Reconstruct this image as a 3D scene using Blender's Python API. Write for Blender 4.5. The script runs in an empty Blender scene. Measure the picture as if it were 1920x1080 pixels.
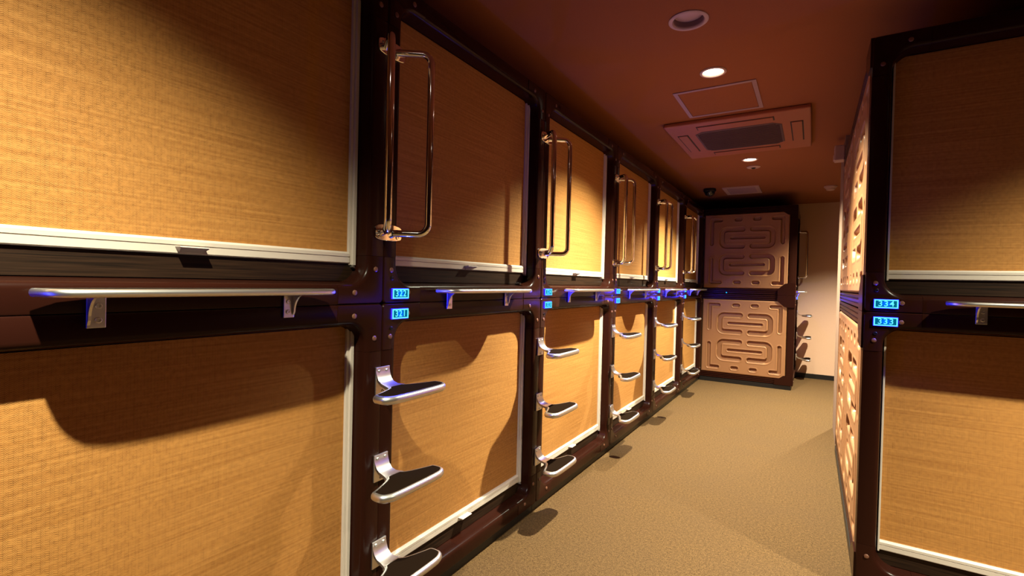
import bpy, bmesh, math, random
from mathutils import Matrix, Vector
import numpy as np

random.seed(4)
sc = bpy.context.scene
COL = sc.collection
PI = math.pi

# ------------------------------------------------------------------ camera, world, lights, exposure
H_CAM = 1.2541
def make_camera():
    yaw, pitch, roll, f = math.radians(31.706), math.radians(-0.7416), math.radians(1.4051), 911.25
    fwd = Vector((-math.sin(yaw) * math.cos(pitch), math.cos(yaw) * math.cos(pitch), math.sin(pitch)))
    right = Vector((math.cos(yaw), math.sin(yaw), 0))
    up = right.cross(fwd)
    r2 = math.cos(roll) * right + math.sin(roll) * up
    u2 = math.cos(roll) * up - math.sin(roll) * right
    cam = bpy.data.cameras.new('camera')
    cam.sensor_width = 36
    cam.lens = f / 1920 * 36
    cam.clip_start = 0.02
    o = bpy.data.objects.new('camera', cam)
    COL.objects.link(o)
    m = Matrix(((r2.x, u2.x, -fwd.x, 0), (r2.y, u2.y, -fwd.y, 0), (r2.z, u2.z, -fwd.z, H_CAM), (0, 0, 0, 1)))
    o.matrix_world = m
    sc.camera = o
make_camera()

world = bpy.data.worlds.new('world')
sc.world = world
world.use_nodes = True
world.node_tree.nodes['Background'].inputs[0].default_value = (0.5, 0.3, 0.2, 1)
world.node_tree.nodes['Background'].inputs[1].default_value = 0.0
vs = sc.view_settings
vs.view_transform = 'Standard'
vs.look = 'None'
vs.exposure = 0.0
vs.gamma = 1.0
vs.use_curve_mapping = False

ZC = 2.456            # ceiling height
LAMP_COL = (0.80, 0.78, 0.58)
LAMP_W = 1500.0
LIT = [(-0.50, 0.06), (-0.506, 2.905), (-0.532, 5.052), (0.60, 6.55), (1.50, 1.70)]
LIT_K = [0.49, 0.94, 0.94, 0.88, 0.80]
BEAMS = ((120.0, 1.0, 0.97),)      # cone angle, softness, share

# ------------------------------------------------------------------ materials
def mat(name, col, rough=0.5, metal=0.0, spec=0.5, emit=None, estr=0.0, coat=0.0):
    m = bpy.data.materials.new(name)
    m.use_nodes = True
    b = m.node_tree.nodes['Principled BSDF']
    b.inputs['Base Color'].default_value = (*col, 1)
    b.inputs['Roughness'].default_value = rough
    b.inputs['Metallic'].default_value = metal
    b.inputs['Specular IOR Level'].default_value = spec
    b.inputs['Coat Weight'].default_value = coat
    if emit:
        b.inputs['Emission Color'].default_value = (*emit, 1)
        b.inputs['Emission Strength'].default_value = estr
    return m

class N:
    """small node-graph helper"""
    def __init__(s, m):
        s.t = m.node_tree
        s.b = s.t.nodes['Principled BSDF']
    def new(s, typ, **kw):
        n = s.t.nodes.new(typ)
        for k, v in kw.items():
            setattr(n, k, v)
        return n
    def link(s, a, b):
        s.t.links.new(a, b)
    def val(s, sock, v):
        if isinstance(v, (int, float)):
            sock.default_value = v
        else:
            s.link(v, sock)
    def math(s, op, a, b=0.0, c=0.0, clamp=False):
        n = s.new('ShaderNodeMath', operation=op)
        n.use_clamp = clamp
        s.val(n.inputs[0], a); s.val(n.inputs[1], b); s.val(n.inputs[2], c)
        return n.outputs[0]
    def ramp(s, v, lo, hi):
        n = s.new('ShaderNodeMapRange')
        s.val(n.inputs[0], v)
        n.inputs[1].default_value = lo; n.inputs[2].default_value = hi
        return n.outputs[0]
    def mix(s, f, a, b):
        n = s.new('ShaderNodeMix', data_type='RGBA')
        s.val(n.inputs[0], f)
        for i, c in ((6, a), (7, b)):
            if isinstance(c, tuple):
                n.inputs[i].default_value = (*c, 1)
            else:
                s.link(c, n.inputs[i])
        return n.outputs[2]
    def coords(s):
        tc = s.new('ShaderNodeTexCoord')
        sp = s.new('ShaderNodeSeparateXYZ')
        s.link(tc.outputs['Object'], sp.inputs[0])
        return tc.outputs['Object'], sp.outputs[0], sp.outputs[1], sp.outputs[2]
    def noise(s, vec, scale, detail=2.0, sx=1, sy=1, sz=1, rough=0.5):
        mp = s.new('ShaderNodeMapping')
        mp.inputs['Scale'].default_value = (sx, sy, sz)
        s.link(vec, mp.inputs[0])
        n = s.new('ShaderNodeTexNoise')
        n.inputs['Scale'].default_value = scale
        n.inputs['Detail'].default_value = detail
        n.inputs['Roughness'].default_value = rough
        s.link(mp.outputs[0], n.inputs['Vector'])
        return n.outputs[0]
    def bump(s, h, strength, dist):
        n = s.new('ShaderNodeBump')
        n.inputs['Strength'].default_value = strength
        n.inputs['Distance'].default_value = dist
        s.link(h, n.inputs['Height'])
        s.link(n.outputs[0], s.b.inputs['Normal'])

def make_fabric():
    m = mat('woven_blind_fabric', (0.5, 0.3, 0.1), rough=0.75, spec=0.25)
    g = N(m)
    v, x, y, z = g.coords()
    zz = g.math('DIVIDE', g.math('PINGPONG', y, 0.0068), 0.0068)          # zigzag columns
    h = g.math('FRACT', g.math('ADD', g.math('MULTIPLY', z, 270.0), g.math('MULTIPLY', zz, 1.25)))
    thread = g.math('PINGPONG', h, 0.5)                                    # 0..0.5
    dark = g.ramp(thread, 0.24, 0.03)
    rowgap = g.ramp(g.math('ABSOLUTE', g.math('SUBTRACT', zz, 0.5)), 0.36, 0.5)
    nz = g.noise(v, 90, 2)
    hole = g.math('MULTIPLY', g.math('MAXIMUM', g.math('MULTIPLY', dark, 0.95), g.math('MULTIPLY', rowgap, 0.5)),
                  g.ramp(nz, 0.25, 0.75), clamp=True)
    streak = g.noise(v, 1.0, 3, sx=1, sy=2.2, sz=170)
    base = g.mix(g.ramp(streak, 0.25, 0.75), (0.35, 0.143, 0.030), (0.51, 0.236, 0.060))
    col = g.mix(hole, base, (0.10, 0.034, 0.005))
    g.link(col, g.b.inputs['Base Color'])
    g.bump(g.math('SUBTRACT', 1.0, hole), 0.5, 0.0015)
    return m

def make_carpet():
    m = mat('brown_loop_carpet', (0.2, 0.1, 0.05), rough=0.95, spec=0.1)
    g = N(m)
    v, x, y, z = g.coords()
    a = g.noise(v, 210, 2)
    b = g.noise(v, 75, 2)
    c = g.noise(v, 3, 2)
    f = g.math('ADD', g.math('MULTIPLY', g.ramp(a, 0.3, 0.7), 0.7), g.math('MULTIPLY', g.ramp(b, 0.3, 0.7), 0.3))
    col = g.mix(f, (0.020, 0.009, 0.0036), (0.148, 0.083, 0.033))
    col = g.mix(g.math('MULTIPLY', g.ramp(c, 0.35, 0.7), 0.25), col, (0.07, 0.04, 0.02))
    g.link(col, g.b.inputs['Base Color'])
    g.bump(f, 0.6, 0.004)
    return m

def make_wood():
    m = mat('dark_wood_grain', (0.03, 0.015, 0.01), rough=0.5, spec=0.15)
    g = N(m)
    v, x, y, z = g.coords()
    a = g.noise(v, 1.0, 4, sx=1, sy=4, sz=260, rough=0.65)
    col = g.mix(g.ramp(a, 0.35, 0.7), (0.007, 0.0035, 0.002), (0.035, 0.016, 0.008))
    g.link(col, g.b.inputs['Base Color'])
    return m

def make_ceiling():
    m = mat('painted_ceiling', (0.55, 0.43, 0.33), rough=0.9, spec=0.2)
    g = N(m)
    v, x, y, z = g.coords()
    a = g.noise(v, 160, 2)
    g.link(g.mix(a, (0.21, 0.066, 0.020), (0.26, 0.083, 0.026)), g.b.inputs['Base Color'])
    g.bump(a, 0.12, 0.002)
    return m

def make_wall():
    m = mat('cream_wallpaper', (0.7, 0.58, 0.45), rough=0.85, spec=0.2)
    g = N(m)
    v, x, y, z = g.coords()
    a = g.noise(v, 140, 2)
    g.link(g.mix(a, (0.54, 0.33, 0.225), (0.60, 0.375, 0.262)), g.b.inputs['Base Color'])
    g.bump(a, 0.1, 0.002)
    return m

M = dict(
    frame=mat('glossy_dark_brown_plastic', (0.0190, 0.0047, 0.0026), rough=0.25, spec=0.12),
    black=mat('black_plastic', (0.010, 0.008, 0.007), rough=0.4, spec=0.35),
    bolt=mat('copper_bolt_cap', (0.16, 0.068, 0.040), rough=0.35, spec=0.3),
    white=mat('white_enamelled_aluminium', (0.56, 0.48, 0.41), rough=0.4),
    groove=mat('rail_groove', (0.2, 0.18, 0.16), rough=0.6),
    tab=mat('tab_plastic', (0.55, 0.45, 0.38), rough=0.5),
    chrome=mat('chrome', (0.86, 0.84, 0.83), rough=0.07, metal=1.0),
    alu=mat('satin_aluminium', (0.70, 0.68, 0.66), rough=0.36, metal=1.0),
    tread=mat('dark_rubber_tread', (0.010, 0.0055, 0.0035), rough=0.9, spec=0.0),
    panel=mat('tan_moulded_plastic', (0.275, 0.122, 0.052), rough=0.42, spec=0.4),
    tanwall=mat('tan_painted_pillar', (0.20, 0.115, 0.075), rough=0.8),
    paint=mat('dark_brown_paint', (0.06, 0.03, 0.02), rough=0.7),
    fabric=make_fabric(), carpet=make_carpet(), wood=make_wood(), ceiling=make_ceiling(), wall=make_wall(),
    signface=mat('lit_sign_face', (0.0, 0.004, 0.004), rough=0.9, spec=0.0, emit=(0.0, 0.15, 0.24), estr=0.9),
    signrim=mat('lit_sign_border', (0.0, 0.01, 0.01), rough=0.9, spec=0.0, emit=(0.12, 0.78, 1.0), estr=1.35),
    digits=mat('lit_digits', (0.0, 0.01, 0.01), rough=0.9, spec=0.0, emit=(0.13, 0.86, 1.0), estr=1.15),
    glow=mat('blue_halo_edge', (0.0, 0.0, 0.3), rough=0.4, emit=(0.010, 0.005, 1.0), estr=9.0),
    led=mat('blue_led', (0.0, 0.1, 0.4), rough=0.3, emit=(0.0, 0.35, 1.0), estr=4.0),
    lampglow=mat('downlight_lens_lit', (1, 0.9, 0.8), rough=0.4, emit=(1.0, 0.86, 0.66), estr=12.0),
    lampring=mat('downlight_trim', (0.40, 0.26, 0.22), rough=0.5),
    lampoff=mat('downlight_reflector_unlit', (0.20, 0.11, 0.10), rough=0.35),
    ac=mat('air_conditioner_plastic', (0.27, 0.066, 0.020), rough=0.55),
    acgrille=mat('air_intake_grille', (0.075, 0.030, 0.028), rough=0.7),
    dark=mat('dark_gap', (0.02, 0.012, 0.01), rough=0.8),
    hatch=mat('hatch_trim', (0.26, 0.145, 0.145), rough=0.5),
    cream=mat('cream_plastic', (0.42, 0.26, 0.20), rough=0.5),
    dome=mat('smoked_dome', (0.012, 0.010, 0.010), rough=0.15),
)

# ------------------------------------------------------------------ mesh helpers
class MB:
    def __init__(s):
        s.v = []; s.f = []; s.sm = []
    def add(s, vs_, fs, smooth=False):
        k = len(s.v)
        s.v += [tuple(p) for p in vs_]
        s.f += [tuple(i + k for i in f) for f in fs]
        s.sm += [smooth] * len(fs)
    def box(s, a, b, bev=0.0):
        (x0, y0, z0), (x1, y1, z1) = a, b
        if bev <= 0:
            s.add([(x0, y0, z0), (x1, y0, z0), (x1, y1, z0), (x0, y1, z0), (x0, y0, z1), (x1, y0, z1), (x1, y1, z1), (x0, y1, z1)],
                  [(3, 2, 1, 0), (4, 5, 6, 7), (0, 1, 5, 4), (1, 2, 6, 5), (2, 3, 7, 6), (3, 0, 4, 7)])
            return
        bm = bmesh.new()
        bmesh.ops.create_cube(bm, size=1)
        for v in bm.verts:
            v.co = Vector(((x0 + x1) / 2 + v.co.x * (x1 - x0), (y0 + y1) / 2 + v.co.y * (y1 - y0), (z0 + z1) / 2 + v.co.z * (z1 - z0)))
        bmesh.ops.bevel(bm, geom=list(bm.edges), offset=bev, segments=2, affect='EDGES', profile=0.5)
        bm.verts.index_update()
        s.add([v.co[:] for v in bm.verts], [[v.index for v in f.verts] for f in bm.faces])
        bm.free()
    def grid(s, rows, closed_u=False, closed_v=False, smooth=True, flip=False):
        """rows: list of lists of points"""
        n, m = len(rows), len(rows[0])
        fs = []
        for i in range(n if closed_u else n - 1):
            for j in range(m if closed_v else m - 1):
                q = (i * m + j, i * m + (j + 1) % m, ((i + 1) % n) * m + (j + 1) % m, ((i + 1) % n) * m + j)
                fs.append(q[::-1] if flip else q)
        s.add([p for r in rows for p in r], fs, smooth)
    def tube(s, path, r, seg=14, cap=True):
        P = [Vector(p) for p in path]
        rows = []
        nrm = None
        for i, p in enumerate(P):
            t = (P[min(i + 1, len(P) - 1)] - P[max(i - 1, 0)]).normalized()
            if nrm is None:
                a = Vector((0, 0, 1)) if abs(t.z) < 0.9 else Vector((1, 0, 0))
                nrm = (a - t * a.dot(t)).normalized()
            else:
                nrm = (nrm - t * nrm.dot(t)).normalized()
            bn = t.cross(nrm)
            rows.append([p + r * (math.cos(2 * PI * k / seg) * nrm + math.sin(2 * PI * k / seg) * bn) for k in range(seg)])
        s.grid(rows, closed_v=True)
        if cap:
            k = len(s.v)
            s.f.append(tuple(range(k - seg, k))); s.sm.append(False)
            k0 = k - seg * len(rows)
            s.f.append(tuple(range(k0 + seg - 1, k0 - 1, -1))); s.sm.append(False)
    def lathe(s, prof, c, seg=40, axis='z', smooth=True):
        rows = []
        for r, h in prof:
            row = []
            for k in range(seg):
                a = 2 * PI * k / seg
                if axis == 'z':
                    row.append((c[0] + r * math.cos(a), c[1] + r * math.sin(a), c[2] + h))
                elif axis == 'x':
                    row.append((c[0] + h, c[1] + r * math.cos(a), c[2] + r * math.sin(a)))
                else:
                    row.append((c[0] + r * math.sin(a), c[1] + h, c[2] + r * math.cos(a)))
            rows.append(row)
        s.grid(rows, closed_v=True, smooth=smooth)
    def build(s, name, m, parent=None, auto=0.6):
        me = bpy.data.meshes.new(name)
        me.from_pydata(s.v, [], s.f)
        me.materials.append(m)
        me.polygons.foreach_set('use_smooth', s.sm)
        bm = bmesh.new(); bm.from_mesh(me)
        bmesh.ops.remove_doubles(bm, verts=bm.verts, dist=1e-6)
        bmesh.ops.recalc_face_normals(bm, faces=bm.faces)
        for e in bm.edges:
            if len(e.link_faces) == 2 and e.calc_face_angle(0) > auto:
                e.smooth = False
        bm.to_mesh(me); bm.free()
        return link(name, me, parent)

def link(name, me, parent=None):
    o = bpy.data.objects.new(name, me)
    COL.objects.link(o)
    o.parent = parent
    return o

def tag(o, label=None, cat=None, group=None, kind=None):
    for k, v in (('label', label), ('category', cat), ('group', group), ('kind', kind)):
        if v:
            o[k] = v
    return o

def empty(name, loc, rz=0.0):
    o = bpy.data.objects.new(name, None)
    o.empty_display_size = 0.1
    COL.objects.link(o)
    o.location = loc
    o.rotation_euler = (0, 0, rz)
    return o

def copy_tree(o, parent=None):
    c = o.copy()
    COL.objects.link(c)
    c.parent = parent
    for ch in list(o.children):
        copy_tree(ch, c)
    return c

def chaikin(pts, n=2):
    for _ in range(n):
        q = []
        for i, p in enumerate(pts):
            a = pts[(i + 1) % len(pts)]
            q.append((0.75 * p[0] + 0.25 * a[0], 0.75 * p[1] + 0.25 * a[1]))
            q.append((0.25 * p[0] + 0.75 * a[0], 0.25 * p[1] + 0.75 * a[1]))
        pts = q
    return pts

def inset(pts, d):
    """shift a counter-clockwise outline inwards by d"""
    out = []
    n = len(pts)
    for i in range(n):
        a, b = Vector(pts[i - 1]), Vector(pts[(i + 1) % n])
        t = (b - a).normalized()
        out.append((pts[i][0] - t.y * d, pts[i][1] + t.x * d))
    return out

# ------------------------------------------------------------------ room shell
def structure(name, a, b, m):
    mb = MB(); mb.box(a, b)
    return tag(mb.build(name, m), kind='structure')

XL, XR, YF, YB = -3.60, 3.20, -2.6, 8.02
structure('floor', (XL - .1, YF - .1, -0.1), (XR + .1, YB + .1, 0.0), M['carpet'])
def build_ceiling(holes):
    bm = bmesh.new()
    def loop(pts):
        vs_ = [bm.verts.new((x, y, ZC)) for x, y in pts]
        return [bm.edges.new((vs_[k], vs_[(k + 1) % len(vs_)])) for k in range(len(vs_))]
    es = loop([(XL - .1, YF - .1), (XR + .1, YF - .1), (XR + .1, YB + .1), (XL - .1, YB + .1)])
    for x, y, r in holes:
        es += loop([(x + r * math.cos(2 * PI * k / 40), y + r * math.sin(2 * PI * k / 40)) for k in range(40)])
    bmesh.ops.triangle_fill(bm, edges=es, use_beauty=True)
    r_ = bmesh.ops.extrude_face_region(bm, geom=list(bm.faces))
    for g in r_['geom']:
        if isinstance(g, bmesh.types.BMVert):
            g.co.z = ZC + 0.10
    bmesh.ops.recalc_face_normals(bm, faces=bm.faces)
    me = bpy.data.meshes.new('ceiling'); bm.to_mesh(me); bm.free()
    me.materials.append(M['ceiling'])
    tag(link('ceiling', me), kind='structure')
LAMP_R, OFF_R, OFF_XY = 0.070, 0.086, (-0.51, 2.287)
build_ceiling([(x, y, LAMP_R * 0.80) for x, y in LIT] + [(*OFF_XY, OFF_R * 0.80)])
structure('wall_back', (XL, YB, 0.0), (XR, YB + 0.1, ZC), M['wall'])
structure('wall_left', (XL - 0.1, YF, 0.0), (XL, YB, ZC), M['paint'])
structure('wall_right', (XR, YF, 0.0), (XR + 0.1, YB, ZC), M['paint'])
structure('wall_front', (XL, YF - 0.1, 0.0), (XR, YF, ZC), M['paint'])
structure('light_block_partition', (1.34, 2.47, 0.0), (XR, 2.60, ZC), M['paint'])  # unseen, added to stop light passing behind the right-hand capsules
structure('wall_stub', (0.19, 4.575, 0.0), (0.60, 5.28, ZC), M['tanwall'])
structure('baseboard_back', (-0.168, YB - 0.014, 0.0), (XR, YB, 0.065), M['black'])

# ------------------------------------------------------------------ capsule (local: x out of the front, y along the row, z up from the unit's base)
W, H = 1.1385, 1.1145
PROF = [(0.0, -0.078), (0.0, -0.0045), (0.0013, -0.0013), (0.0045, 0.0), (0.050, 0.0)]
for i in range(1, 6):
    t = i / 5 * PI / 2
    PROF.append((0.050 + 0.017 * math.sin(t), -0.017 * (1 - math.cos(t))))
PROF += [(0.0745, -0.078)]
LY, LZ = 0.185, 0.160
GAP = 0.0008

def frame_bar(along, side):
    """straight piece between two corner pieces"""
    mb = MB()
    rows = []
    for s, x in PROF:
        if along == 'y':
            z = s if side == 0 else H - s
            rows.append([(x, LY + GAP, z), (x, W - LY - GAP, z)])
        else:
            y = s if side == 0 else W - s
            rows.append([(x, y, LZ + GAP), (x, y, H - LZ - GAP)])
    mb.grid(rows, smooth=True)
    for j in (0, 1):
        mb.add([r[j] for r in rows], [tuple(range(len(rows)))])
    return mb

def corner_piece(fy, fz):
    mb = MB()
    rows = []
    n = 10
    C = 0.135
    for s, x in PROF:
        if s < 0.01:
            r = max(0.016 - s, 0.004); c = s + r
        else:
            c = C; r = C - s
        bulge = 0.0015 if 0.003 < s < 0.055 else 0.0
        pts = [(s, LZ)]
        for k in range(n + 1):
            a = k / n * PI / 2
            pts.append((c - r * math.cos(a), c - r * math.sin(a)))
        pts.append((LY, s))
        rows.append([(x + bulge, (p if not fy else W - p), (q if not fz else H - q)) for p, q in pts])
    mb.grid(rows, smooth=True)
    for j in (0, n + 2):
        mb.add([r[j] for r in rows], [tuple(range(len(rows)))])
    return mb

def bolt_mb(y, z):
    mb = MB()
    mb.lathe([(0.0088, 0.0), (0.0086, 0.0022), (0.0068, 0.0038), (0.0001, 0.0046)], (0.0012, y, z), seg=16, axis='x')
    return mb

def rail_mb(y0, y1, z0, z1):
    mb = MB()
    zg = z0 + (z1 - z0) * 0.56
    xb, xf = -0.074, -0.056
    prof = [(xb, z0), (xf, z0), (xf + 0.002, z0 + 0.003), (xf + 0.002, zg - 0.0012), (xf - 0.002, zg - 0.0008), (xf - 0.002, zg + 0.0008),
            (xf + 0.002, zg + 0.0012), (xf + 0.002, z1 - 0.006), (xf - 0.003, z1), (xb, z1)]
    mb.grid([[(x, y0, z), (x, y1, z)] for x, z in prof], closed_u=True, smooth=False)
    for y in (y0, y1):
        mb.add([(x, y, z) for x, z in prof], [tuple(range(len(prof)))])
    return mb

YL = 0.0825                          # inner edge of the slim left guide channel
YC0, YC1 = W - 0.0985, W - 0.0755      # right guide channel
def make_capsule():
    root = empty('sleeping_capsule', (0, 0, 0))
    sh = MB(); sh.box((-2.06, 0.002, 0.003), (-0.0805, W - 0.002, H - 0.003)); sh.build('shell', M['black'], root)
    for al, nm in (('y', 'frame_rail'), ('z', 'frame_post')):
        for side in (0, 1):
            frame_bar(al, side).build(nm, M['frame'], root)
    for fy in (0, 1):
        for fz in (0, 1):
            c = corner_piece(fy, fz).build('corner_bracket', M['frame'], root)
            for p, q in ((0.122, 0.038), (0.036, 0.116)):
                bolt_mb(W - p if fy else p, H - q if fz else q).build('bolt', M['bolt'], c)
    bl = MB(); bl.box((-0.072, YL - 0.002, 0.150), (-0.068, YC0 + 0.002, H - 0.076))
    blind = bl.build('blind', M['fabric'], root)
    tag(blind, 'closed golden woven blind')
    rail_mb(YL + 0.0004, YC0 - 0.0004, 0.133, 0.171).build('bottom_rail', M['white'], blind)
    tb = MB()
    T = -0.0205
    yc = W / 2 - 0.013
    # pull tab: a thin lip that sticks out of the rail and turns down
    tb.grid([[(x, yc - w, z), (x, yc + w, z)] for x, z, w in ((-0.033 + T, 0.1505, 0.034), (-0.010 + T, 0.1515, 0.033), (-0.008 + T, 0.1490, 0.033),
            (-0.0105 + T, 0.1465, 0.032), (-0.0285 + T, 0.1380, 0.026), (-0.0325 + T, 0.134, 0.026))], smooth=False)
    for sgn in (-1, 1):
        tb.add([(-0.033 + T, yc + sgn * 0.034, 0.1505), (-0.010 + T, yc + sgn * 0.033, 0.1515), (-0.008 + T, yc + sgn * .033, 0.149), (-0.0105 + T, yc + sgn * 0.032, 0.1465),
                (-0.0285 + T, yc + sgn * 0.026, 0.138), (-0.0325 + T, yc + sgn * 0.026, 0.134)], [(0, 1, 2, 3, 4, 5)])
    tb.build('pull_tab', M['tab'], blind)
    ch = MB()
    ch.box((-0.076, YC0, 0.128), (-0.0585, YC0 + 0.010, H - 0.078), 0.001)
    ch.box((-0.076, YC0 + 0.0105, 0.128), (-0.0505, YC1, H - 0.078), 0.001)
    ch.build('guide_channel', M['white'], root)
    cl = MB()
    cl.box((-0.076, W - YC1, 0.128), (-0.0505, YL, H - 0.078), 0.001)
    cl.build('guide_channel', M['white'], root)
    pn = MB()
    pn.lathe([(0.0001, 0.0), (0.0065, 0.0), (0.0065, 0.011), (0.0045, 0.014), (0.0001, 0.014)], (-0.0795, W - 0.086, 0.1225), seg=12, axis='x')
    pn.tube([(-0.0795, W - 0.086, 0.1225), (-0.046, W - 0.086, 0.1225)], 0.0042, 10)
    pn.build('latch_pin', M['alu'], root)
    sl = MB(); sl.box((-0.0803, 0.0755, 0.075), (-0.062, W - 0.0755, 0.1315)); sl.build('sill_board', M['wood'], root)
    return root

def text_mesh(txt, size):
    cu = bpy.data.curves.new('number', 'FONT')
    cu.body = txt; cu.size = size; cu.align_x = 'CENTER'; cu.align_y = 'CENTER'
    cu.extrude = 0.0004; cu.offset = size * 0.012; cu.space_character = 1.18
    o = bpy.data.objects.new('number', cu)
    COL.objects.link(o)
    bpy.context.view_layer.update()
    me = bpy.data.meshes.new_from_object(o.evaluated_get(bpy.context.evaluated_depsgraph_get()))
    bpy.data.objects.remove(o)
    me.transform(Matrix(((0, 0, 1, 0), (1, 0, 0, 0), (0, 1, 0, 0), (0, 0, 0, 1))))
    me.materials.clear(); me.materials.append(M['digits'])
    return me

def add_sign(root, txt, upper, yc=0.0785):
    zc = 0.0335 if upper else H - 0.0375
    w, h = 0.0385, 0.0170
    a = MB(); a.box((0.0014, yc - w, zc - h), (0.0075, yc + w, zc + h), 0.0008)
    s = a.build('number_sign', M['signface'], root)
    tag(s, 'glowing cyan number sign' + (' reading ' + txt if txt else ''))
    b = MB()                                               # bright border frame
    t = 0.0042
    for p, q in (((yc - w, zc - h), (yc + w, zc - h + t)), ((yc - w, zc + h - t), (yc + w, zc + h)),
                 ((yc - w, zc - h + t), (yc - w + t, zc + h - t)), ((yc + w - t, zc - h + t), (yc + w, zc + h - t))):
        b.box((0.0068, p[0], p[1]), (0.0092, q[0], q[1]))
    b.build('border', M['signrim'], s)
    e = MB()                                               # glowing strip added round the plate to give the sign its blue halo
    d = 0.0011
    for p, q in (((yc - w - d, zc - h - d), (yc + w + d, zc - h)), ((yc - w - d, zc + h), (yc + w + d, zc + h + d)),
                 ((yc - w - d, zc - h), (yc - w, zc + h)), ((yc + w, zc - h), (yc + w + d, zc + h))):
        e.box((0.0016, p[0], p[1]), (0.0070, q[0], q[1]))
    tag(e.build('light_edge', M['glow'], s), 'deep blue glowing edge added for the halo')
    ld = bpy.data.lights.new('sign_spill', 'POINT')      # blue light the sign throws on its surroundings
    ld.energy = 2.4 if txt else 0.8; ld.color = (0.02, 0.02, 1.0); ld.shadow_soft_size = 0.003
    lo = bpy.data.objects.new('sign_spill', ld)
    COL.objects.link(lo)
    lo.parent = root
    lo.location = (0.0135, yc, zc)
    kz = 0.0875 if upper else H - 0.0875
    corner = [c for c in root.children if c.name.startswith('corner_bracket')][0 if upper else 1]
    kh = MB()
    kh.lathe([(0.0068, 0.0), (0.0068, 0.0022), (0.0052, 0.0030), (0.0050, 0.0012), (0.0001, 0.0012)], (0.0014, 0.040, kz), seg=16, axis='x')
    kh.box((0.002, 0.0388, kz - 0.004), (0.0036, 0.0412, kz + 0.004))
    kh.build('keyhole', M['black'], corner)
    if txt:
        me = text_mesh(txt, 0.0315)
        d = link('digits', me, s)
        d.location = (0.0082, yc, zc)
    return s

# embossed side panel, one height field shared by every panel
def panel_mesh():
    PW, PH = 0.989, 0.966
    nu, nv = 300, 292
    u = np.linspace(0, 1, nu); v = np.linspace(0, 1, nv)
    U, V = np.meshgrid(u, v)          # v measured from the top
    X, Y = U * PW, V * PH
    D = np.full(X.shape, 9.0)
    def seg(ax, ay, bx, by, r):
        ax, bx = ax * PW, bx * PW; ay, by = ay * PH, by * PH
        dx, dy = bx - ax, by - ay
        L = dx * dx + dy * dy
        t = np.clip(((X - ax) * dx + (Y - ay) * dy) / L, 0, 1) if L > 0 else 0 * X
        return np.hypot(X - ax - t * dx, Y - ay - t * dy) - r
    def path(pts, r):
        nonlocal D
        for (a, b), (c, d) in zip(pts[:-1], pts[1:]):
            D = np.minimum(D, seg(a, b, c, d, r))
    def cshape(x0, x1, y0, y1):       # open at x0, round corners at x1
        rr = 0.058
        sg = 1 if x1 > x0 else -1
        pts = [(x0, y0), (x1 - sg * rr, y0)]
        for k in range(1, 7):
            a = k / 6 * PI / 2
            pts.append((x1 - sg * rr + sg * rr * math.sin(a), y0 + rr - rr * math.cos(a)))
        for k in range(0, 7):
            a = k / 6 * PI / 2
            pts.append((x1 - sg * rr + sg * rr * math.cos(a), y1 - rr + rr * math.sin(a)))
        pts.append((x0, y1))
        path(pts, 0.0285)
    for o in (0.0, 0.362):
        cshape(0.415, 0.186, 0.210 + o, 0.435 + o)
        cshape(0.535, 0.780, 0.210 + o, 0.435 + o)
        path([(0.285, 0.322 + o), (0.665, 0.322 + o)], 0.0165)
    r = 0.0205
    path([(0.175, 0.080), (0.075, 0.080), (0.075, 0.395)], r)
    path([(0.800, 0.080), (0.907, 0.080), (0.907, 0.400)], r)
    path([(0.165, 0.925), (0.075, 0.925), (0.075, 0.600)], r)
    path([(0.795, 0.925), (0.907, 0.925), (0.907, 0.610)], r)
    for a in (0.345, 0.565):
        path([(a, 0.078), (a + 0.045, 0.078)], 0.021)
        path([(a, 0.922), (a + 0.045, 0.922)], 0.021)
    s = np.clip((0.003 - D) / 0.010, 0, 1)
    s = s * s * (3 - 2 * s)
    dep = 0.027 * s
    lip = 0.0018 * np.exp(-((D - 0.009) / 0.006) ** 2)
    # rounded rim of the panel
    ed = np.minimum(np.minimum(X, PW - X), np.minimum(Y, PH - Y))
    rim = 0.012 * np.clip(1 - ed / 0.014, 0, 1) ** 2
    out = dep + rim - lip
    me = bpy.data.meshes.new('side_panel')
    P = np.stack([-X, out, PH - Y], -1).reshape(-1, 3)
    i = np.arange(nv - 1)[:, None] * nu + np.arange(nu - 1)[None, :]
    F = np.stack([i, i + 1, i + 1 + nu, i + nu], -1).reshape(-1, 4)
    me.from_pydata(P.tolist(), [], F.tolist())
    me.polygons.foreach_set('use_smooth', [True] * len(F))
    me.materials.append(M['panel'])
    # skirt so the sheet has thickness
    bm = bmesh.new(); bm.from_mesh(me)
    be = [e for e in bm.edges if e.is_boundary]
    r_ = bmesh.ops.extrude_edge_only(bm, edges=be)
    for g in r_['geom']:
        if isinstance(g, bmesh.types.BMVert):
            g.co.y = 0.040
    bmesh.ops.recalc_face_normals(bm, faces=bm.faces)
    bm.to_mesh(me); bm.free()
    return me, PW, PH

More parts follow.
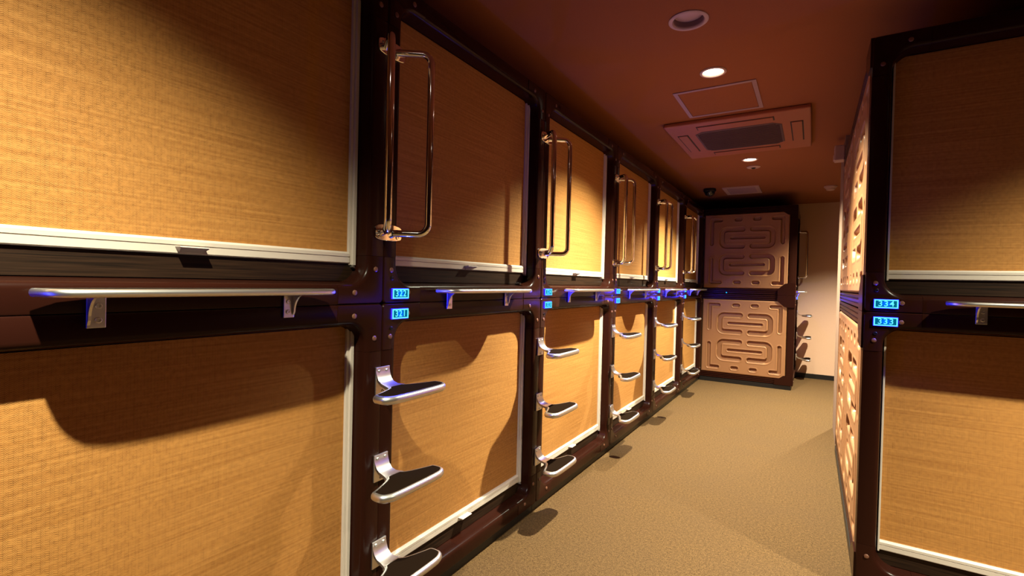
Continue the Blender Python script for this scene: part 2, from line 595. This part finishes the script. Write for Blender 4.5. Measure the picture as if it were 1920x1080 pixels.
PANEL, PW, PH = panel_mesh()
SIDE_SHELL = MB()
SIDE_SHELL.box((-2.06, 0.046, 0.003), (-0.0805, W - 0.002, H - 0.003))
SIDE_SHELL = SIDE_SHELL.build('shell', M['black'])
SIDE_SHELL_MESH = SIDE_SHELL.data
bpy.data.objects.remove(SIDE_SHELL)
def add_side(root, upper):
    """the exposed side of a capsule at y = 0, running back from the front frame"""
    z0 = 0.072
    for c in root.children:
        if c.name.startswith('shell'):
            c.data = SIDE_SHELL_MESH          # body set back behind the moulded panels
    for k in (0, 1):
        p = link('side_panel', PANEL, root)
        p.location = (-0.083 - k * (PW + 0.012), 0.002, z0)
        tag(p, 'tan moulded panel with grooved meander pattern')
    for za, zb in ((0.0, z0 - 0.003), (z0 + PH + 0.003, H)):
        mb = MB()
        n = 3
        prof = [(0.045, za + 0.0015)]
        dz = (zb - za - 0.003) / n
        for i in range(n):
            a = za + 0.0015 + i * dz
            prof += [(0.010, a + 0.001), (0.003, a + dz * 0.25), (0.003, a + dz * 0.75), (0.010, a + dz - 0.001)]
        prof += [(0.045, zb - 0.0015)]
        mb.grid([[(-0.080, y, z), (-2.085, y, z)] for y, z in prof], smooth=False)
        for x in (-0.080, -2.085):
            mb.add([(x, y, z) for y, z in prof], [tuple(range(len(prof)))])
        mb.build('side_rail', M['frame'], root)
    bp = MB(); bp.box((-2.105, 0.002, 0.002), (-2.0755, 0.045, H - 0.002), 0.002); bp.build('side_post', M['frame'], root)
    # corner plates: polygon in (s, z), raised
    def plate(pts):
        mb = MB()
        for y in (-0.006, 0.006):
            mb.add([(-s, y, z) for s, z in pts], [tuple(range(len(pts)))])
        n_ = len(pts)
        rows = [[(-s, -0.006, z) for s, z in pts], [(-s, 0.012, z) for s, z in pts]]
        mb.grid(rows, closed_v=True, smooth=False)
        mb.build('corner_plate', M['frame'], root)
    big = [(0.004, 0.001), (0.194, 0.001), (0.194, 0.070), (0.165, 0.100), (0.120, 0.140), (0.085, 0.150), (0.004, 0.150)]
    small = [(0.004, 0.001), (0.200, 0.001), (0.200, 0.072), (0.155, 0.078), (0.105, 0.118), (0.085, 0.120), (0.004, 0.120)]
    plate(big if upper else small)
    plate([(s, H - z) for s, z in (small if upper else big)])

def add_plinth(root, side=False):
    mb = MB(); mb.box((-2.05, 0.0 if side else 0.002, -0.0525), (-0.022, W - 0.002, -0.0005)); mb.build('plinth', M['black'], root)

# ------------------------------------------------------------------ steps, shelves, handles (local: x out of the wall, origin on the frame plane)
def ring_slab(outline, z0, th, rad, well):
    """rounded slab of the outline with a shallow well on top; returns (rim mesh, inner outline)"""
    mb = MB()
    rows = []
    n = 8
    for k in range(n + 1):
        a = -PI / 2 + PI * k / n
        ins = rad * (1 - math.cos(a))
        rows.append([(x, y, z0 + th / 2 + th / 2 * math.sin(a)) for x, y in inset(outline, ins)])
    inner = inset(outline, rad + well)
    rows.append([(x, y, z0 + th) for x, y in inner])
    rows.append([(x, y, z0 + th - 0.003) for x, y in inner])
    mb.grid(rows, closed_v=True, smooth=True)
    mb.add([p for p in rows[0]], [tuple(range(len(outline)))])
    mb.add([p for p in rows[-1]], [tuple(range(len(outline)))])
    return mb, inner

def slab_fill(outline, z0, z1):
    mb = MB()
    n = len(outline)
    mb.grid([[(x, y, z0) for x, y in outline], [(x, y, z1) for x, y in outline]], closed_v=True, smooth=False)
    for z in (z0, z1):
        mb.add([(x, y, z) for x, y in outline], [tuple(range(n))])
    return mb

def screw(parent, x, y, z, r=0.006, m='alu'):
    mb = MB()
    mb.lathe([(r, 0.0), (r, 0.002), (r * 0.8, 0.0035), (r * 0.45, 0.0035), (r * 0.4, 0.0015), (0.0001, 0.0015)], (x, y, z), seg=14, axis='x')
    return mb.build('screw', M[m], parent)

def make_step():
    root = empty('wall_step', (0, 0, 0))
    half = [(0.058, 0.034), (0.066, 0.036), (0.078, 0.048), (0.088, 0.072), (0.100, 0.104), (0.108, 0.128), (0.111, 0.139), (0.120, 0.147), (0.140, 0.149),
            (0.160, 0.147), (0.172, 0.138), (0.181, 0.122), (0.186, 0.105), (0.188, 0.050)]
    out = [(x, -y) for x, y in half] + [(x, y) for x, y in half[::-1]]
    out = chaikin(out, 2)
    rim, inner = ring_slab(out, -0.026, 0.026, 0.0115, 0.001)
    rim.build('tread_frame', M['alu'], root)
    slab_fill(inset(out, 0.0135), -0.010, -0.0006).build('tread_pad', M['tread'], root)
    # neck sweeping from the wall plate down into the tread
    prof = [(0.005, 0.052, 0.031), (0.009, 0.034, 0.031), (0.017, 0.016, 0.030), (0.030, 0.005, 0.029), (0.048, 0.0, 0.030), (0.064, -0.001, 0.035), (0.074, -0.0015, 0.040)]
    nk = MB()
    rows = []
    for x, z, w in prof:
        th = 0.010
        rows.append([(x, -w, z), (x, -w * 0.45, z - 0.0025), (x, w * 0.45, z - 0.0025), (x, w, z), (x - 0.004, w * 0.96, z - th), (x - 0.004, -w * 0.96, z - th)])
    nk.grid(rows, closed_v=True, smooth=True)
    nk.add(rows[0], [tuple(range(6))]); nk.add(rows[-1], [tuple(range(6))])
    nk.build('neck', M['alu'], root, auto=1.0)
    wp = MB(); wp.box((0.001, -0.031, -0.036), (0.007, 0.031, 0.056), 0.0012)
    w = wp.build('wall_plate', M['alu'], root)
    for y, z in ((-0.017, 0.043), (0.017, 0.043), (0.0, -0.026)):
        screw(w, 0.0068, y, z, 0.0055)
    return root

def make_shelf():
    root = empty('wall_shelf', (0, 0, 0))
    out = chaikin([(0.004, -0.322), (0.050, -0.318), (0.094, -0.306), (0.114, -0.262), (0.115, 0.0), (0.114, 0.262), (0.094, 0.306), (0.050, 0.318), (0.004, 0.322)], 2)
    rim, inner = ring_slab(out, -0.008, 0.0165, 0.0082, 0.003)
    rim.build('rim', M['alu'], root)
    slab_fill(inset(out, 0.0122), 0.001, 0.0082).build('shelf_pad', M['tread'], root)
    for yc in (-0.215, 0.215):
        b = MB()
        b.box((0.0015, yc - 0.016, -0.074), (0.006, yc + 0.016, -0.006), 0.001)
        sgn = -1 if yc < 0 else 1
        yo = yc + sgn * 0.013
        arc = [(0.006, -0.068)]
        for k in range(9):
            a = k / 8 * PI / 2
            arc.append((0.012 + 0.045 * (1 - math.cos(a)), -0.058 + 0.050 * math.sin(a)))
        arc.append((0.006, -0.008))
        for y in (yo - 0.0025, yo + 0.0025):
            b.add([(x, y, z) for x, z in arc], [tuple(range(len(arc)))])
        b.grid([[(x, yo - 0.0025, z) for x, z in arc], [(x, yo + 0.0025, z) for x, z in arc]], closed_v=True, smooth=False)
        br = b.build('bracket', M['alu'], root)
        for z in (-0.029, -0.058):
            screw(br, 0.0058, yc - sgn * 0.003, z, 0.0062)
    return root

def bend(pts, r, n=7):
    P = [Vector(p) for p in pts]
    out = [P[0]]
    for i in range(1, len(P) - 1):
        a = (P[i - 1] - P[i]).normalized(); b = (P[i + 1] - P[i]).normalized()
        ang = a.angle(b)
        d = r / math.tan(ang / 2)
        p0, p1 = P[i] + a * d, P[i] + b * d
        c = P[i] + (a + b).normalized() * (r / math.sin(ang / 2))
        v0, v1 = p0 - c, p1 - c
        tot = v0.angle(v1)
        ax = v0.cross(v1).normalized()
        for k in range(n + 1):
            out.append(c + Matrix.Rotation(tot * k / n, 3, ax) @ v0)
    out.append(P[-1])
    return out

def make_handle():
    root = empty('grab_handle', (0, 0, 0))
    zt, zb = 0.312, -0.312
    for z, s in ((zt, 1), (zb, -1)):
        b = MB()
        out = chaikin([(y_, z_ + z) for y_, z_ in ((-0.061, -0.006), (-0.061, 0.028), (0.061, 0.028), (0.061, -0.006), (0.061, -0.006), (0.058, -0.028), (-0.058, -0.028), (-0.061, -0.006))], 3)
        out = out[::-1]
        ins = inset(out, 0.0015)
        b.grid([[(0.001, y_, z_) for y_, z_ in out], [(0.0065, y_, z_) for y_, z_ in out], [(0.008, y_, z_) for y_, z_ in ins]], closed_v=True)
        b.add([(0.008, y_, z_) for y_, z_ in ins], [tuple(range(len(ins)))])
        b.add([(0.001, y_, z_) for y_, z_ in out], [tuple(range(len(out)))])
        o = b.build('mounting_plate', M['chrome'], root)
        for y in (-0.040, 0.040):
            screw(o, 0.0078, y, z + s * 0.014, 0.008, 'chrome')
    for sgn in (-1, 1):
        t = MB()
        t.tube(bend([(0.004, sgn * 0.024, zt), (0.100, sgn * 0.0945, zt), (0.100, sgn * 0.0945, zb), (0.004, sgn * 0.024, zb)], 0.036), 0.0125, 16)
        t.build('grip_bar', M['chrome'], root)
    return root

# ------------------------------------------------------------------ place everything
FX, Y1, ZM = -1.25, 1.1831, 1.1684
ZL = ZM - H                         # base of the lower units
proto = make_capsule()
NUM = [(None, None), ('322', '321'), ('324', '323'), ('326', '325'), ('328', '327'), ('330', '329')]
ORD = ['', 'nearest', 'second', 'third', 'fourth', 'fifth']
first = True
GROUP_C = 'brown sleeping capsules in two tiers'
def place_capsule(loc, rz):
    global first
    o = proto if first else copy_tree(proto)
    first = False
    o.location = loc
    o.rotation_euler = (0, 0, rz)
    return o
pend = []
caps = []
for k in range(6):
    y = Y1 + (k - 1) * W
    for upper in (True, False):
        caps.append((k, upper, place_capsule((FX, y, ZM if upper else ZL), 0)))
XE, YE, YEc = -0.1723, 6.8836, 6.8836
end_u, end_l = [place_capsule((XE, YE, z), 0) for z in (ZM, ZL)]
BX, YR = 0.1816, 2.4505
r_u, r_l = [place_capsule((BX, YR, z), -PI / 2) for z in (ZM, ZL)]
for k, upper, o in caps:
    tier = 'upper' if upper else 'lower'
    n = NUM[k][0 if upper else 1]
    if not n:
        lab = '%s brown capsule with golden blind at the far left, cut off by the frame' % tier
    else:
        lab = '%s brown sleeping capsule with golden blind and glowing number %s' % (tier, n)
    tag(o, lab, 'sleeping capsule', GROUP_C)
    add_sign(o, n, upper)
    if not upper:
        add_plinth(o)
for o, upper, n in ((r_u, True, '334'), (r_l, False, '333')):
    tag(o, '%s sleeping capsule on the right with glowing number %s and patterned tan side' % ('upper' if upper else 'lower', n), 'sleeping capsule', GROUP_C)
    add_sign(o, n, upper, 0.0715)
    add_side(o, upper)
    if not upper:
        add_plinth(o, True)
for o, upper in ((end_u, True), (end_l, False)):
    tag(o, '%s capsule at the corridor end showing its tan grooved side panel' % ('upper' if upper else 'lower'), 'sleeping capsule', GROUP_C)
    add_sign(o, None, upper, 0.60)
    add_side(o, upper)
    if not upper:
        add_plinth(o, True)
led = MB()
led.lathe([(0.006, 0.0), (0.006, -0.003), (0.0001, -0.005)], (-0.782, 0.003, 0.012), seg=14, axis='y')
tag(led.build('indicator_light', M['led'], end_u), 'small blue indicator light')

step0 = make_step(); shelf0 = make_shelf(); hand0 = make_handle()
used = set()
def put(p, loc, rz, label, cat, group):
    o = copy_tree(p) if p.name in used else p
    used.add(p.name)
    o.location = loc; o.rotation_euler = (0, 0, rz)
    return tag(o, label, cat, group)
STEP_Z = (0.8965, 0.597, 0.300)
for k in range(1, 6):
    y = Y1 + (k - 1) * W
    up_, lo_ = NUM[k]
    put(hand0, (FX, y + 0.015, 1.724), 0, 'chrome double bar grab handle beside the blind of capsule %s' % up_, 'handle', 'chrome grab handles')
    for z, nm in zip(STEP_Z, ('top', 'middle', 'bottom')):
        put(step0, (FX, y + 0.002, z), 0, '%s aluminium step with dark tread in the ladder beside capsule %s' % (nm, lo_), 'step', 'aluminium climbing steps')
for k in range(6):
    y = Y1 + (k - 1) * W + W / 2
    lab = 'long narrow metal shelf between the two capsules at the far left' if k == 0 else 'long narrow metal shelf between capsules %s and %s' % NUM[k]
    put(shelf0, (FX + 0.001, y, 1.2125), 0, lab, 'shelf', 'narrow metal shelves')
put(shelf0, (BX + W / 2, YR - 0.001, 1.2125), -PI / 2, 'long narrow metal shelf between capsules 334 and 333 on the right', 'shelf', 'narrow metal shelves')
put(hand0, (XE, 7.80, 1.724), 0, 'grab handle sticking out beside the cream wall at the corridor end', 'handle', 'chrome grab handles')
for z, nm in zip(STEP_Z, ('top', 'middle', 'bottom')):
    put(step0, (XE, 7.80, z), 0, '%s aluminium step seen edge-on against the cream end wall' % nm, 'step', 'aluminium climbing steps')
put(shelf0, (XE + 0.001, 7.36, 1.2125), 0, 'metal shelf sticking out beside the cream end wall, lit blue', 'shelf', 'narrow metal shelves')

# ------------------------------------------------------------------ ceiling fittings
def downlight(x, y, lit, r, label, k=1.0):
    root = empty('downlight', (x, y, ZC))
    t = MB()
    t.lathe([(r * 1.0, -0.0005), (r * 1.0, -0.004), (r * 0.96, -0.0065), (r * 0.82, -0.007), (r * 0.775, -0.003), (r * 0.765, 0.004)], (0, 0, 0), 48)
    t.build('trim_ring', M['lampring'], root)
    dep = 0.012 if lit else 0.026
    c = MB()
    c.lathe([(r * 0.765, 0.003), (r * 0.76, dep), (r * 0.70, dep + 0.012), (0.0001, dep + 0.012)], (0, 0, 0), 48)
    c.build('reflector', M['lampoff'], root)
    l = MB()
    if lit:
        l.lathe([(r * 0.76, 0.004), (r * 0.74, 0.0015), (r * 0.5, -0.0005), (0.0001, -0.001)], (0, 0, 0), 48)
        l.build('lens', M['lampglow'], root)
        for ang, soft, share in BEAMS:
            d = bpy.data.lights.new('downlight_beam', 'SPOT')
            d.energy = LAMP_W * k * share
            d.color = LAMP_COL
            d.spot_size = math.radians(ang)
            d.spot_blend = soft
            d.shadow_soft_size = 0.022
            lo = bpy.data.objects.new('downlight_beam', d)
            COL.objects.link(lo)
            lo.parent = root
            lo.location = (0, 0, -0.012)
    else:
        l.lathe([(r * 0.745, dep + 0.004), (r * 0.72, dep - 0.002), (r * 0.4, dep - 0.004), (0.0001, dep - 0.005)], (0, 0, 0), 48)
        l.build('diffuser', M['lampring'], root)
    tag(root, label, 'ceiling light', 'round ceiling downlights')
    return root
downlight(*OFF_XY, False, OFF_R, 'unlit round recessed ceiling downlight nearest the camera')
downlight(*LIT[1], True, LAMP_R, 'lit round ceiling downlight in front of the square hatch', LIT_K[1])
downlight(*LIT[2], True, LAMP_R, 'lit round ceiling downlight behind the air conditioner', LIT_K[2])
downlight(*LIT[0], True, LAMP_R, 'lit ceiling downlight above the camera, outside the picture', LIT_K[0])
downlight(*LIT[3], True, LAMP_R, 'lit ceiling downlight in the recess behind the right-hand capsules', LIT_K[3])

downlight(*LIT[4], True, LAMP_R, 'lit ceiling downlight before the right-hand capsules, outside the picture', LIT_K[4])

def frame_rect(name, x0, x1, y0, y1, z0, z1, w, m, parent=None):
    mb = MB()
    for a, b in (((x0, y0), (x1, y0 + w)), ((x0, y1 - w), (x1, y1)), ((x0, y0 + w), (x0 + w, y1 - w)), ((x1 - w, y0 + w), (x1, y1 - w))):
        mb.box((a[0], a[1], z0), (b[0], b[1], z1))
    return mb.build(name, m, parent)

h = empty('ceiling_hatch', (-0.543, 3.365, ZC))
frame_rect('trim_frame', -0.234, 0.234, -0.252, 0.252, -0.005, -0.0005, 0.024, M['hatch'], h)
p = MB(); p.box((-0.207, -0.225, -0.003), (0.207, 0.225, -0.0005)); p.build('hatch_panel', M['ceiling'], h)
tag(h, 'square ceiling access hatch with a thin pale trim frame', 'hatch')

ac = empty('air_conditioner', (-0.510, 4.185, ZC))
b = MB(); b.box((-0.472, -0.505, -0.030), (0.472, 0.505, -0.001), 0.008); b.build('casing', M['ac'], ac)
g = MB()
hx, hy, c = 0.290, 0.285, 0.055
oct_ = [(-hx + c, -hy), (hx - c, -hy), (hx, -hy + c), (hx, hy - c), (hx - c, hy), (-hx + c, hy), (-hx, hy - c), (-hx, -hy + c)]
g.add([(x, y, -0.0335) for x, y in oct_], [tuple(range(8))])
g.grid([[(x, y, -0.0335) for x, y in oct_], [(x * 1.02, y * 1.02, -0.029) for x, y in oct_]], closed_v=True, smooth=False)
gr = g.build('intake_grille', M['acgrille'], ac)
s = MB()
for i in range(-9, 10):
    yy = i * 0.028
    lim = hx - max(0, abs(yy) - (hy - c)) - 0.012
    s.box((-lim, yy - 0.004, -0.0375), (lim, yy + 0.004, -0.0332))
s.build('grille_slats', M['acgrille'], gr)
for cx, cy, lx, ly in ((0, -0.385, 0.255, 0.042), (0, 0.385, 0.255, 0.042), (-0.385, 0, 0.040, 0.255), (0.385, 0, 0.040, 0.255)):
    f = MB(); f.box((cx - lx, cy - ly, -0.0315), (cx + lx, cy + ly, -0.0295))
    sl = f.build('air_slot', M['dark'], ac)
    f = MB(); f.box((cx - lx + 0.008, cy - ly + 0.007, -0.0365), (cx + lx - 0.008, cy + ly - 0.007, -0.0312), 0.002)
    f.build('louver', M['ac'], sl)
tag(ac, 'square ceiling cassette air conditioner with dark centre grille', 'air conditioner')

v = empty('ceiling_vent', (-0.766, 6.59, ZC))
frame_rect('vent_frame', -0.200, 0.200, -0.235, 0.235, -0.012, -0.0005, 0.045, M['cream'], v)
p = MB(); p.box((-0.155, -0.19, -0.003), (0.155, 0.19, -0.0006)); p.build('vent_back', M['acgrille'], v)
s = MB()
for i in range(9):
    yy = -0.17 + i * 0.0425
    s.add([(-0.155, yy, -0.003), (0.155, yy, -0.003), (0.155, yy + 0.022, -0.010), (-0.155, yy + 0.022, -0.010),
           (-0.155, yy + 0.003, -0.003), (0.155, yy + 0.003, -0.003), (0.155, yy + 0.025, -0.010), (-0.155, yy + 0.025, -0.010)],
          [(0, 1, 2, 3), (4, 5, 6, 7), (0, 1, 5, 4), (2, 3, 7, 6)])
s.build('vent_slats', M['hatch'], v)
tag(v, 'small pale rectangular ceiling vent near the end cabinet', 'vent')

sp = empty('ceiling_sensor', (-0.531, 5.37, ZC))
m_ = MB(); m_.lathe([(0.062, -0.0005), (0.062, -0.006), (0.052, -0.012), (0.026, -0.014), (0.024, -0.010), (0.0001, -0.010)], (0, 0, 0), 40)
m_.build('cover', M['cream'], sp)
m_ = MB(); m_.lathe([(0.020, -0.0105), (0.016, -0.020), (0.0001, -0.022)], (0, 0, 0), 24); m_.build('sensor_eye', M['dark'], sp)
tag(sp, 'small flat round ceiling sensor just behind the far lit downlight', 'sensor')

sm = empty('smoke_detector', (0.148, 6.752, ZC))
m_ = MB(); m_.lathe([(0.066, -0.0005), (0.066, -0.012), (0.058, -0.016), (0.056, -0.024), (0.048, -0.026)], (0, 0, 0), 40); m_.build('base', M['cream'], sm)
m_ = MB(); m_.lathe([(0.048, -0.026), (0.044, -0.031), (0.044, -0.040), (0.036, -0.048), (0.0001, -0.050)], (0, 0, 0), 40); m_.build('sensing_head', M['cream'], sm)
tag(sm, 'round smoke detector on the ceiling near the cream end wall', 'smoke detector')

dm = empty('dome_camera', (-1.108, 6.37, ZC))
m_ = MB(); m_.lathe([(0.072, -0.0005), (0.074, -0.030), (0.066, -0.036)], (0, 0, 0), 36); m_.build('base', M['black'], dm)
m_ = MB(); m_.lathe([(0.062, -0.034), (0.060, -0.050), (0.048, -0.074), (0.026, -0.090), (0.0001, -0.096)], (0, 0, 0), 36); m_.build('dome', M['dome'], dm)
tag(dm, 'dark dome camera on the ceiling above the far left capsules', 'camera')

bx = empty('wall_box', (0.150, 4.66, 2.335))
m_ = MB(); m_.box((-0.030, -0.050, -0.060), (0.039, 0.050, 0.060), 0.008); m_.build('housing', M['cream'], bx)
m_ = MB(); m_.box((-0.036, -0.035, -0.052), (-0.029, 0.035, -0.010), 0.003); m_.build('cover', M['cream'], bx)
tag(bx, 'small pale box fixed high above the right-hand patterned panels', 'box')
